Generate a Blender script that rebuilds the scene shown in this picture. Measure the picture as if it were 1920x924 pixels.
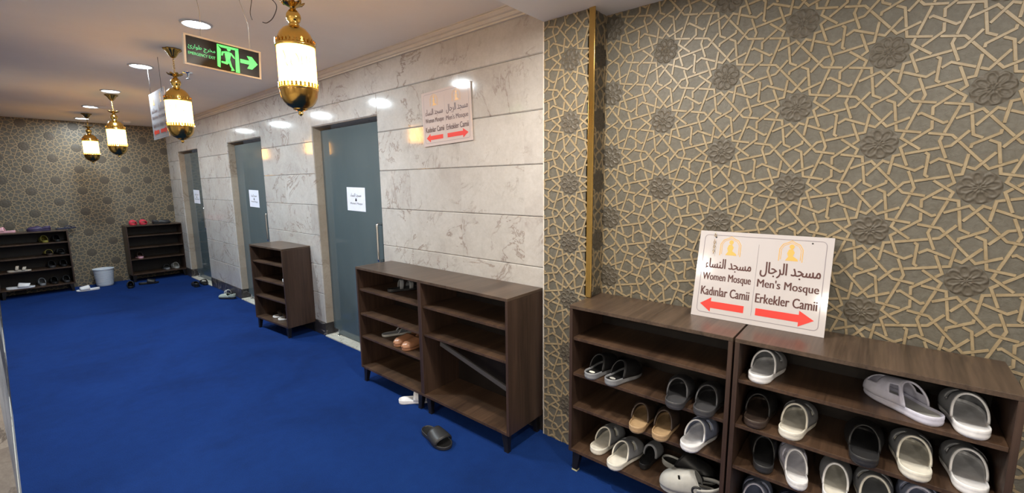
import bpy, bmesh, math, random
from mathutils import Vector, Matrix, Euler

random.seed(7)
PI = math.pi
scene = bpy.context.scene
for o in list(bpy.data.objects):
    bpy.data.objects.remove(o)
COL = scene.collection

# ------------------------------------------------------------------ camera
def make_camera():
    f, pitch, yaw, roll = 822.518, 0.1454605, 0.7022487, -0.01055619
    cy, sy, cp, sp = math.cos(yaw), math.sin(yaw), math.cos(pitch), math.sin(pitch)
    fw = Vector((-sy*cp, cy*cp, -sp)); rt = Vector((cy, sy, 0)); up = rt.cross(fw)
    cr, sr = math.cos(roll), math.sin(roll)
    r2 = rt*cr + up*sr; u2 = up*cr - rt*sr
    cd = bpy.data.cameras.new('camera'); cd.sensor_width = 36; cd.sensor_fit = 'HORIZONTAL'
    cd.lens = 36*f/1920; cd.clip_start = .02
    c = bpy.data.objects.new('camera', cd); COL.objects.link(c)
    m = Matrix((r2, u2, -fw)).transposed().to_4x4(); m.translation = Vector((0, 0, 1.6))
    c.matrix_world = m
    scene.camera = c
make_camera()

# ------------------------------------------------------------------ world, exposure
w = bpy.data.worlds.new('world'); scene.world = w; w.use_nodes = True
w.node_tree.nodes['Background'].inputs[0].default_value = (.8, .85, 1, 1)
w.node_tree.nodes['Background'].inputs[1].default_value = .05
vs = scene.view_settings
scene.display_settings.display_device = 'sRGB'
vs.view_transform = 'Standard'; vs.look = 'None'; vs.gamma = 1; vs.use_curve_mapping = False
vs.exposure = 0.68
scene.cycles.max_bounces = 8; scene.cycles.diffuse_bounces = 4; scene.cycles.glossy_bounces = 4
scene.cycles.sample_clamp_indirect = 4.0
scene.cycles.use_denoising = True

DOWN_W, SOFFIT_W, BULB_W, GLASS_E = 20.0, 14.0, 3.2, 8.0
COOL = (.82, .94, 1.0); NEUTRAL = (1.0, .93, .82); WARM = (1.0, .70, .34)
ZC, ZS, YW, YP, YR = 2.62, 2.486, 2.146, 2.12, 2.275      # ceiling, soffit, marble wall, pillar face, patterned wall
XF, XP, XB = -9.865, -1.54, -1.238                           # far wall, pillar left edge, pillar right edge
DOORS = ((-9.216, -8.128), (-6.827, -5.688), (-4.416, -3.27))
ZD = 2.163

# ------------------------------------------------------------------ helpers
class MB:
    def __init__(s): s.v = []; s.f = []; s.m = []; s.sm = []
    def add(s, vs, fs, mat=0, smooth=False):
        b = len(s.v); s.v += [tuple(x) for x in vs]
        for f in fs:
            s.f.append(tuple(b+i for i in f)); s.m.append(mat); s.sm.append(smooth)
        return s
    def box(s, x0, x1, y0, y1, z0, z1, mat=0):
        v = [(x, y, z) for x in (x0, x1) for y in (y0, y1) for z in (z0, z1)]
        return s.add(v, [(0,1,3,2), (4,6,7,5), (0,4,5,1), (2,3,7,6), (0,2,6,4), (1,5,7,3)], mat)
    def lathe(s, prof, n=32, c=(0,0), mat=0, smooth=True, ruffle=None, close=False):
        vs = []; fs = []
        for k, (r, z) in enumerate(prof):
            for i in range(n):
                a = 2*PI*i/n; rr, zz = (r, z) if ruffle is None else ruffle(k, r, z, a)
                vs.append((c[0]+rr*math.cos(a), c[1]+rr*math.sin(a), zz))
        for k in range(len(prof)-1):
            for i in range(n):
                j = (i+1) % n
                fs.append((k*n+i, k*n+j, (k+1)*n+j, (k+1)*n+i))
        if close:
            fs.append(tuple(range(n-1, -1, -1))); fs.append(tuple((len(prof)-1)*n+i for i in range(n)))
        return s.add(vs, fs, mat, smooth)
    def tube(s, pts, r, n=10, mat=0, closed=False, cap=True):
        pts = [Vector(p) for p in pts]; N = len(pts); vs = []; fs = []
        up = None
        for i, p in enumerate(pts):
            if closed: t = pts[(i+1) % N]-pts[i-1]
            else: t = pts[min(i+1, N-1)]-pts[max(i-1, 0)]
            t.normalize()
            if up is None:
                up = Vector((0,0,1)) if abs(t.z) < .9 else Vector((1,0,0))
            a = t.cross(up)
            if a.length < 1e-6: a = t.orthogonal()
            a.normalize(); b = a.cross(t); up = b
            rr = r[i] if isinstance(r, (list, tuple)) else r
            for k in range(n):
                an = 2*PI*k/n; vs.append(p + a*math.cos(an)*rr + b*math.sin(an)*rr)
        for i in range(N if closed else N-1):
            j = (i+1) % N
            for k in range(n):
                l = (k+1) % n; fs.append((i*n+k, i*n+l, j*n+l, j*n+k))
        if cap and not closed:
            fs.append(tuple(range(n-1, -1, -1))); fs.append(tuple((N-1)*n+k for k in range(n)))
        return s.add(vs, fs, mat, True)
    def prism(s, poly, to3, h0, h1, mat=0):
        n = len(poly); vs = [to3(x, y, h0) for x, y in poly]+[to3(x, y, h1) for x, y in poly]
        fs = [tuple(range(n-1, -1, -1)), tuple(range(n, 2*n))]+[(i, (i+1) % n, n+(i+1) % n, n+i) for i in range(n)]
        return s.add(vs, fs, mat)
    def build(s, name, mats, parent=None, bevel=0, solid=0, subsurf=0, fix=True, offset=1):
        me = bpy.data.meshes.new(name); me.from_pydata(s.v, [], s.f)
        mats = mats if isinstance(mats, (list, tuple)) else [mats]
        for m in mats: me.materials.append(m)
        me.polygons.foreach_set('material_index', s.m); me.polygons.foreach_set('use_smooth', s.sm)
        if fix:
            bm = bmesh.new(); bm.from_mesh(me); bmesh.ops.recalc_face_normals(bm, faces=bm.faces); bm.to_mesh(me); bm.free()
        me.update()
        o = bpy.data.objects.new(name, me); COL.objects.link(o)
        if parent: o.parent = parent
        if solid:
            md = o.modifiers.new('thickness', 'SOLIDIFY'); md.thickness = solid; md.offset = offset
        if bevel:
            md = o.modifiers.new('edge', 'BEVEL'); md.width = bevel; md.segments = 2; md.limit_method = 'ANGLE'
        if subsurf:
            md = o.modifiers.new('smooth', 'SUBSURF'); md.levels = subsurf; md.render_levels = subsurf
        return o

def tag(o, label, cat, group=None):
    o['label'] = label; o['category'] = cat
    if group: o['group'] = group
    return o
def structure(o): o['kind'] = 'structure'; return o
def thing(name, label, cat, loc=(0,0,0), yaw=0, group=None, tilt=(0,0)):
    o = bpy.data.objects.new(name, None); COL.objects.link(o); o.empty_display_size = .05
    o.location = loc; o.rotation_euler = (tilt[0], tilt[1], yaw)
    return tag(o, label, cat, group)
def dup(root, loc, yaw, label, group=None):
    r = root.copy(); COL.objects.link(r); r.location = loc; r.rotation_euler = (0,0,yaw); r['label'] = label
    if group: r['group'] = group
    for ch in list(root.children):
        c = ch.copy(); COL.objects.link(c); c.parent = r
        for g in list(ch.children):
            d = g.copy(); COL.objects.link(d); d.parent = c
    return r

# ------------------------------------------------------------------ materials
def mat(name, base, rough=.5, metal=0, spec=.5, coat=0, emit=None, estr=0, trans=0):
    m = bpy.data.materials.new(name); m.use_nodes = True
    b = m.node_tree.nodes['Principled BSDF']
    b.inputs['Base Color'].default_value = (*base, 1); b.inputs['Roughness'].default_value = rough
    b.inputs['Metallic'].default_value = metal; b.inputs['Specular IOR Level'].default_value = spec
    b.inputs['Coat Weight'].default_value = coat; b.inputs['Coat Roughness'].default_value = .04
    b.inputs['Transmission Weight'].default_value = trans
    if emit: b.inputs['Emission Color'].default_value = (*emit, 1); b.inputs['Emission Strength'].default_value = estr
    return m
class NT:
    def __init__(s, m): s.t = m.node_tree; s.b = s.t.nodes['Principled BSDF']
    def n(s, typ, **kw):
        x = s.t.nodes.new('ShaderNode'+typ)
        for k, v in kw.items(): setattr(x, k, v)
        return x
    def l(s, a, b): s.t.links.new(a, b)
    def coord(s, scale=(1,1,1), rot=(0,0,0)):
        c = s.n('TexCoord'); mp = s.n('Mapping'); mp.inputs['Scale'].default_value = scale; mp.inputs['Rotation'].default_value = rot
        s.l(c.outputs['Object'], mp.inputs[0]); return mp.outputs[0]
    def noise(s, vec, scale, detail=4, rough=.55, dist=0):
        x = s.n('TexNoise'); x.inputs['Scale'].default_value = scale; x.inputs['Detail'].default_value = detail
        x.inputs['Roughness'].default_value = rough; x.inputs['Distortion'].default_value = dist
        s.l(vec, x.inputs['Vector']); return x
    def ramp(s, fac, stops):
        r = s.n('ValToRGB'); e = r.color_ramp.elements
        while len(e) < len(stops): e.new(.5)
        for i, (p, c) in enumerate(stops):
            e[i].position = p; e[i].color = (*c, 1) if len(c) == 3 else c
        s.l(fac, r.inputs[0]); return r.outputs[0]
    def mix(s, fac, a, b, mode='MIX'):
        x = s.n('Mix', data_type='RGBA', blend_type=mode)
        for val, sock in ((fac, x.inputs[0]), (a, x.inputs[6]), (b, x.inputs[7])):
            if hasattr(val, 'is_linked'): s.l(val, sock)
            elif isinstance(val, (int, float)): sock.default_value = val
            else: sock.default_value = (*val, 1)
        return x.outputs[2]
    def bump(s, h, strength=.3, dist=.01):
        x = s.n('Bump'); x.inputs['Strength'].default_value = strength; x.inputs['Distance'].default_value = dist
        s.l(h, x.inputs['Height']); s.l(x.outputs[0], s.b.inputs['Normal'])

def g(v): return (v, v, v)
def m_carpet():
    m = mat('blue carpet', (.006, .03, .21), .95, spec=.1); t = NT(m); c = t.coord()
    n1 = t.noise(c, 1.3, 5, .6, .4); n2 = t.noise(c, 160, 3); n3 = t.noise(c, 14, 4)
    a = t.ramp(n1.outputs['Fac'], [(.34, (.0042, .017, .085)), (.52, (.0062, .030, .150)), (.75, (.008, .038, .18))])
    b = t.mix(.35, a, t.ramp(n3.outputs['Fac'], [(.35, (.0035, .018, .095)), (.7, (.0065, .032, .155))]))
    c2 = t.mix(.3, b, t.ramp(n2.outputs['Fac'], [(.3, (.0035, .015, .085)), (.7, (.009, .042, .19))]))
    t.l(c2, t.b.inputs['Base Color']); t.bump(n2.outputs['Fac'], .5, .004)
    return m
def m_marble(name, tones, vein, rough, slab=(.57, .313, .14), bright=.10):
    m = mat(name, tones[0], rough, spec=.5); t = NT(m)
    co = t.n('TexCoord'); sx = t.n('SeparateXYZ'); t.l(co.outputs['Object'], sx.inputs[0])
    def math_(op, a, bb):
        x = t.n('Math', operation=op); 
        for v, i in ((a, 0), (bb, 1)):
            if hasattr(v, 'is_linked'): t.l(v, x.inputs[i])
            else: x.inputs[i].default_value = v
        return x.outputs[0]
    fx = math_('FLOOR', math_('DIVIDE', sx.outputs[0], slab[0]), 0); fz = math_('FLOOR', math_('DIVIDE', math_('SUBTRACT', sx.outputs[2], slab[2]), slab[1]), 0)
    cb = t.n('CombineXYZ'); t.l(fx, cb.inputs[0]); t.l(fz, cb.inputs[1])
    wn = t.n('TexWhiteNoise', noise_dimensions='3D'); t.l(cb.outputs[0], wn.inputs['Vector'])
    ad = t.n('VectorMath', operation='MULTIPLY_ADD'); t.l(wn.outputs['Color'], ad.inputs[0]); ad.inputs[1].default_value = (9, 9, 9); t.l(co.outputs['Object'], ad.inputs[2])
    v = ad.outputs[0]
    n1 = t.noise(v, 2.6, 6, .6, .6); n2 = t.noise(v, 9, 8, .7, 1.2); n3 = t.noise(v, 2.2, 9, .62, 1.6); n4 = t.noise(v, 45, 4, .7)
    base = t.ramp(n1.outputs['Fac'], [(.3, tones[0]), (.5, tones[1]), (.7, tones[2])])
    base = t.mix(.4, base, t.ramp(n2.outputs['Fac'], [(.3, tones[2]), (.68, tones[0])]))
    ve = t.ramp(n3.outputs['Fac'], [(.482, g(0)), (.4975, g(.9)), (.505, g(.9)), (.521, g(0))])
    msk = t.ramp(t.noise(v, 3.1, 3).outputs['Fac'], [(.44, g(0)), (.60, g(1))])
    vm = t.mix(1.0, ve, msk, 'MULTIPLY')
    base = t.mix(vm, base, vein)
    base = t.mix(.25, base, t.ramp(n4.outputs['Fac'], [(.3, tones[0]), (.7, tones[2])]))
    hsv = t.n('HueSaturation'); t.l(base, hsv.inputs['Color'])
    mr = t.n('MapRange'); t.l(wn.outputs['Value'], mr.inputs[0]); mr.inputs[3].default_value = 1-bright; mr.inputs[4].default_value = 1+bright*.6
    t.l(mr.outputs[0], hsv.inputs['Value']); t.l(hsv.outputs[0], t.b.inputs['Base Color'])
    t.bump(n1.outputs['Fac'], .02, .02)
    return m
def m_wood(name, axis, dark, lite, rough=.38, scale=1.0):
    m = mat(name, dark, rough, spec=.4); t = NT(m)
    sc = [26*scale, 26*scale, 26*scale]; sc[axis] = 1.1*scale
    c = t.coord(tuple(sc)); c2 = t.coord(tuple(x*.32 for x in sc)); c3 = t.coord(tuple(x*4 for x in sc))
    n1 = t.noise(c, 1.0, 6, .65, .7); n2 = t.noise(c2, 1.0, 3, .5, .4); n3 = t.noise(c3, 1.0, 3)
    mid = tuple((a+b)/2 for a, b in zip(dark, lite))
    a = t.ramp(n1.outputs['Fac'], [(.32, dark), (.5, mid), (.68, lite)])
    b = t.ramp(n2.outputs['Fac'], [(.36, dark), (.62, lite)])
    col = t.mix(.5, a, b); col = t.mix(.22, col, t.ramp(n3.outputs['Fac'], [(.35, tuple(x*.5 for x in dark)), (.65, lite)]))
    t.l(col, t.b.inputs['Base Color']); t.bump(n1.outputs['Fac'], .06, .003)
    return m
def m_noisy(name, a, b, scale, rough, bump=0, **kw):
    m = mat(name, a, rough, **kw); t = NT(m); n = t.noise(t.coord(), scale, 5, .6)
    t.l(t.ramp(n.outputs['Fac'], [(.32, a), (.68, b)]), t.b.inputs['Base Color'])
    if bump: t.bump(n.outputs['Fac'], bump, .004)
    return m
def m_paper(name, a, b, c_):
    m = mat(name, a, .5, spec=.45); t = NT(m)
    n1 = t.noise(t.coord(), 55, 5, .65, .5); n2 = t.noise(t.coord(), 7, 4)
    col = t.ramp(n1.outputs['Fac'], [(.3, a), (.5, b), (.72, c_)]); col = t.mix(.3, col, t.ramp(n2.outputs['Fac'], [(.35, a), (.65, c_)]))
    t.l(col, t.b.inputs['Base Color']); t.bump(n1.outputs['Fac'], .5, .004)
    return m

M = {}
M['carpet'] = m_carpet()
M['marble'] = m_marble('beige marble', ((.39, .355, .335), (.50, .475, .45), (.575, .56, .54)), (.22, .16, .13), .09, bright=.06)
M['jamb'] = m_marble('jamb marble', ((.36, .30, .23), (.44, .37, .29), (.50, .43, .35)), (.24, .17, .12), .18)
M['dark_marble'] = m_marble('dark marble', ((.012, .010, .010), (.03, .026, .025), (.07, .06, .058)), (.35, .31, .28), .12, bright=.2); NT(M['dark_marble']).b.inputs['Roughness'].default_value = .3
M['near_dark'] = m_marble('rough dark marble', ((.012, .010, .010), (.04, .035, .032), (.16, .14, .12)), (.45, .41, .36), .6, bright=.2)
M['near_light'] = m_marble('rough veined stone', ((.20, .17, .15), (.38, .35, .31), (.55, .52, .47)), (.05, .04, .035), .6, bright=.2)
M['light_marble'] = m_marble('threshold marble', ((.45, .42, .34), (.62, .60, .52), (.74, .73, .66)), (.12, .10, .07), .45)
M['ceiling'] = m_noisy('ceiling paint', (.80, .76, .71), (.83, .79, .74), 3, .75)
M['soffit'] = m_noisy('soffit paint', (.80, .78, .77), (.83, .81, .80), 3, .7)
M['plain'] = m_noisy('plain wall paint', (.52, .47, .42), (.57, .52, .46), 2, .7)
M['cornice'] = m_noisy('cornice plaster', (.62, .57, .50), (.68, .63, .56), 8, .6)
M['paper'] = m_paper('grey tan wallpaper', (.092, .083, .064), (.122, .113, .092), (.155, .147, .124))
M['strap'] = m_noisy('pale gold strapwork', (.27, .205, .118), (.36, .285, .178), 30, .42, .1, spec=.5)
M['rosette'] = m_noisy('brown rosette relief', (.080, .068, .050), (.108, .092, .070), 60, .5, .02)
M['brass'] = mat('polished brass', (.62, .42, .14), .16, 1)
M['gold'] = mat('lantern gold', (.78, .50, .13), .13, 1)
M['gold_dark'] = mat('aged gold', (.42, .25, .07), .2, 1)
M['chrome'] = mat('chrome', (.75, .76, .78), .12, 1)
M['black'] = mat('black lacquer', (.010, .009, .009), .35)
M['glove'] = mat('foot tip', (.55, .52, .30), .4)
WD, WL = (.016, .0095, .007), (.085, .050, .034)
M['wood_x'] = m_wood('walnut laminate lengthwise', 0, WD, WL)
M['wood_y'] = m_wood('walnut laminate crosswise', 1, (.028, .018, .013), (.125, .083, .058), .3)
M['wood_z'] = m_wood('walnut laminate upright', 2, (.018, .0105, .008), (.085, .050, .035))
M['wood_shelf'] = m_wood('walnut shelf', 1, (.022, .012, .008), (.105, .060, .036), .42)
M['wood_back'] = m_wood('back board', 2, (.005, .003, .0025), (.014, .009, .007), .5)  # near black: shade inside the cabinets put into the board colour
M['strip'] = mat('loose grey strip', (.10, .095, .095), .5)

def m_glass():
    m = mat('teal frosted glass', (.13, .17, .185), .07, spec=.6); t = NT(m)
    n = t.noise(t.coord((1, 1, .35)), 1.7, 4, .5, .3)
    t.l(t.ramp(n.outputs['Fac'], [(.3, (.072, .100, .112)), (.7, (.100, .128, .140))]), t.b.inputs['Base Color'])
    return m
M['door_glass'] = m_glass()
M['white_paper'] = m_noisy('white paper', (.70, .73, .86), (.76, .79, .90), 20, .6)
M['ink'] = mat('dark ink', (.02, .018, .02), .5)
M['sign_ink'] = mat('dark brown print', (.075, .022, .020), .4)
M['red'] = mat('red print', (.72, .03, .02), .35)
M['orange'] = mat('orange print', (.72, .40, .10), .4)
M['grey_line'] = mat('grey line print', (.26, .23, .26), .4)
M['acrylic'] = mat('white acrylic', (.52, .49, .50), .07, spec=.6)
M['acrylic_pink'] = mat('pinkish acrylic', (.62, .53, .51), .06, spec=.6)
M['acrylic_edge'] = mat('pale acrylic edge', (.62, .60, .55), .15)
M['clear'] = mat('clear hanging acrylic', (.62, .62, .66), .08, spec=.6); NT(M['clear']).b.inputs['Alpha'].default_value = .6
M['white_metal'] = mat('white sign frame', (.72, .68, .64), .35)
M['exit_black'] = mat('black exit panel', (.012, .012, .014), .25)
M['exit_green'] = mat('lit green exit print', (.12, .9, .22), .4, emit=(.10, .95, .16), estr=.75)
M['exit_text'] = mat('lit green exit letters', (.10, .5, .22), .4, emit=(.12, .75, .28), estr=.5)
M['wire'] = mat('dark wire', (.05, .05, .055), .5)
M['pale_wire'] = mat('pale wire', (.5, .46, .40), .5)
M['lamp_face'] = mat('downlight diffuser', (.9, .93, 1), .4, emit=(.86, .94, 1.0), estr=22)
M['lamp_face_warm'] = mat('warm downlight diffuser', (1, .95, .88), .4, emit=(1, .90, .74), estr=22)
M['lamp_ring'] = mat('downlight ring', (.48, .50, .54), .3)
M['bucket'] = m_noisy('pale blue plastic', (.58, .64, .72), (.64, .70, .78), 9, .4)

def m_lampglass():
    m = bpy.data.materials.new('opal lantern glass'); m.use_nodes = True; t = m.node_tree
    t.nodes.clear()
    out = t.nodes.new('ShaderNodeOutputMaterial'); add = t.nodes.new('ShaderNodeAddShader'); add2 = t.nodes.new('ShaderNodeAddShader')
    e = t.nodes.new('ShaderNodeEmission'); e.inputs[0].default_value = (1, .47, .05, 1); e.inputs[1].default_value = GLASS_E
    tr = t.nodes.new('ShaderNodeBsdfTranslucent'); tr.inputs[0].default_value = (.46, .38, .22, 1)
    gl = t.nodes.new('ShaderNodeBsdfGlossy'); gl.inputs[0].default_value = (.05, .05, .05, 1); gl.inputs[1].default_value = .1
    t.links.new(e.outputs[0], add.inputs[0]); t.links.new(tr.outputs[0], add.inputs[1])
    t.links.new(add.outputs[0], add2.inputs[0]); t.links.new(gl.outputs[0], add2.inputs[1]); t.links.new(add2.outputs[0], out.inputs[0])
    return m
M['lamp_glass'] = m_lampglass()

# ------------------------------------------------------------------ lights of the ceiling (downlights)
DOWN = [(-3.445, .98), (-4.97, .97), (-6.486, .98), (-7.91, .98), (-9.34, 1.04)]
SOFF = [(-1.12, 1.32), (.25, 1.12), (-.5, -3.4), (-2.0, -2.2), (1.7, .6), (1.2, -2.4)]  # lobby corner and back lamps are added out of view as bounce fill
def downlight(name, x, y, z, watts, colour, face, label, rad=.088):
    t = thing(name, label, 'ceiling light', (x, y, z), group='recessed ceiling downlights')
    r = rad
    MB().lathe([(r*.83, -.001), (r*.84, -.009), (r*.93, -.0095), (r, -.005), (r*1.02, .0)], 40).build('trim_ring', M['lamp_ring'], t)
    MB().lathe([(0.0005, -.004), (r*.4, -.0045), (r*.835, -.004)], 36).build('diffuser', M[face], t)
    ld = bpy.data.lights.new('downlight_beam', 'AREA'); ld.shape = 'DISK'; ld.size = r*1.66; ld.energy = watts; ld.color = colour
    lo = bpy.data.objects.new('downlight_beam', ld); COL.objects.link(lo); lo.parent = t; lo.location = (0, 0, -.012)
    return t
LB = ['round downlight above the black exit sign, largest of the row on the ceiling',
      'round downlight on the ceiling just left of the lantern beside the exit sign',
      'round downlight right above the chain of the second farthest lantern',
      'small round downlight beside the flat ceiling ring, second from the far wall',
      'small round downlight nearest the far patterned wall, by the farthest lantern']
for (x, y), lb, k in zip(DOWN, LB, (1.15, 1.1, 1.0, .8, .38)):
    downlight('downlight', x, y, ZC, DOWN_W*k, COOL, 'lamp_face', lb)
LS = ['warm round downlight in the low soffit above the brass corner strip', 'round downlight in the low soffit in front of the right shoe cabinet',
      'round downlight in the low soffit above the open middle of the lobby', 'added unseen fill downlight in the low soffit at the lobby corner by the corridor end',
      'round downlight in the low soffit nearest the plain end wall', 'added unseen fill downlight in the low soffit at the back of the lobby']
for (x, y), lb, k in zip(SOFF, LS, (1.45, 1.0, 2.6, 2.4, .6, 2.4)):
    downlight('downlight', x, y, ZS, SOFFIT_W*k, NEUTRAL, 'lamp_face_warm', lb)

# ------------------------------------------------------------------ the setting
structure(MB().box(XF-.2, 2.7, -.6, 2.6, -.1, 0).build('floor', M['carpet']))
structure(MB().box(-3.05, 2.7, -4.7, -.6, -.1, 0).build('floor_lobby', M['light_marble']))  # out of view; light marble chosen to bounce warm light up to the ceiling
structure(MB().box(XF-.2, XP, -4.7, 2.6, ZC, ZC+.1).build('ceiling', M['ceiling']))
structure(MB().box(XP-.005, 2.7, -4.7, 2.6, ZS, ZC+.1).build('ceiling_soffit', M['soffit'], bevel=.004))
structure(MB().box(-3.05, 2.7, -4.7, -4.5, 0, ZC).build('wall_front', M['plain']))
structure(MB().box(2.5, 2.7, -4.5, 2.6, 0, ZC).build('wall_end', M['plain']))
def near_wall():
    b = MB()
    for (x0, x1, m) in ((XF-.2, -7.0, 0), (-7.0, -5.9, 1), (-5.9, -4.6, 0), (-4.6, -2.9, 1)):
        b.box(x0, x1, -.23, -.075, 0, ZC, m)
    b.box(-3.05, -2.9, -4.5, -.23, 0, ZC, 1)
    return structure(b.build('wall_near', [M['near_dark'], M['near_light']]))
near_wall()

ZJ = [0, .14, .4569, .7672, 1.0766, 1.3904, 1.7054, 2.0215, 2.336, ZC]
def marble_wall():
    b = MB(); ch = .006; yb = YW+.105
    def slab(x0, x1, z0, z1, y=YW, m=0, cx0=False, cx1=False):
        a0 = x0+(ch if cx0 else 0); a1 = x1-(ch if cx1 else 0)
        v = [(x0, yb+.1, z0), (x1, yb+.1, z0), (x1, yb+.1, z1-.002), (x0, yb+.1, z1-.002),
             (x0, y+ch, z0), (x1, y+ch, z0), (x1, y+ch, z1-.002), (x0, y+ch, z1-.002),
             (a0, y, z0+ch), (a1, y, z0+ch), (a1, y, z1-ch), (a0, y, z1-ch)]
        b.add(v, [(8,9,10,11), (4,5,9,8), (10,9,5,6), (11,10,6,7), (8,11,7,4), (0,3,2,1), (0,4,7,3), (1,2,6,5), (0,1,5,4), (3,7,6,2)], m)
    segs = [(XF, DOORS[0][0], 0, 1), (DOORS[0][1], DOORS[1][0], 1, 1), (DOORS[1][1], DOORS[2][0], 1, 1), (DOORS[2][1], XP, 1, 0)]
    for i in range(1, len(ZJ)-1):
        z0, z1 = ZJ[i], ZJ[i+1]
        for (x0, x1, c0, c1) in segs:
            if z1 <= ZD or z0 >= ZD: 
                if z0 < ZD: slab(x0, x1, z0, z1, cx0=c0, cx1=c1)
            else: slab(x0, x1, z0, z1, cx0=c0, cx1=c1)
        if z1 > ZD:
            if z0 >= ZD: slab(XF, XP, z0, z1)
            else:
                for (d0, d1) in DOORS: slab(d0, d1, ZD, z1)
    # jamb linings of every door opening
    for (d0, d1) in DOORS:
        b.box(d0, d0+.004, YW+.012, yb+.1, .14, ZD, 1); b.box(d1-.004, d1, YW+.012, yb+.1, .14, ZD, 1)
        b.box(d0, d1, YW+.012, yb+.1, ZD-.004, ZD, 1)
    return structure(b.build('wall_back', [M['marble'], M['jamb']]))
marble_wall()
def baseboard():
    b = MB()
    for (x0, x1) in ((XF, DOORS[0][0]), (DOORS[0][1], DOORS[1][0]), (DOORS[1][1], DOORS[2][0]), (DOORS[2][1], XP)):
        b.box(x0, x1, YW-.004, YW+.2, 0, .14)
    return structure(b.build('baseboard_back', M['dark_marble'], bevel=.003))
baseboard()
for k, (d0, d1) in enumerate(DOORS):
    structure(MB().box(d0, d1, YW-.012, YW+.2, 0, .014).build('trim_%d' % (k+3), M['light_marble'], bevel=.002))
def near_base():
    b = MB()
    for (x0, x1, m) in ((XF, -7.0, 0), (-7.0, -5.9, 1), (-5.9, -4.6, 0), (-4.6, -2.9, 1)):
        b.box(x0, x1, -.09, -.072, 0, .14, m)
    return structure(b.build('baseboard_near', [M['near_dark'], M['light_marble']]))
near_base()
# cornice along the marble wall
def cornice():
    prof = [(0, 0), (.018, 0), (.018, .010), (.030, .014), (.038, .024), (.038, .030), (.052, .034), (.066, .046), (.066, .053), (.075, .053), (.075, .056), (0, .056)]
    b = MB(); n = len(prof)
    v = [(x, YW-d, 2.564+h) for x in (XF, XP-.006) for d, h in prof]
    b.add(v, [(i, (i+1) % n, n+(i+1) % n, n+i) for i in range(n)]+[tuple(range(n)), tuple(range(2*n-1, n-1, -1))])
    return structure(b.build('trim_1', M['cornice']))
cornice()

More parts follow.
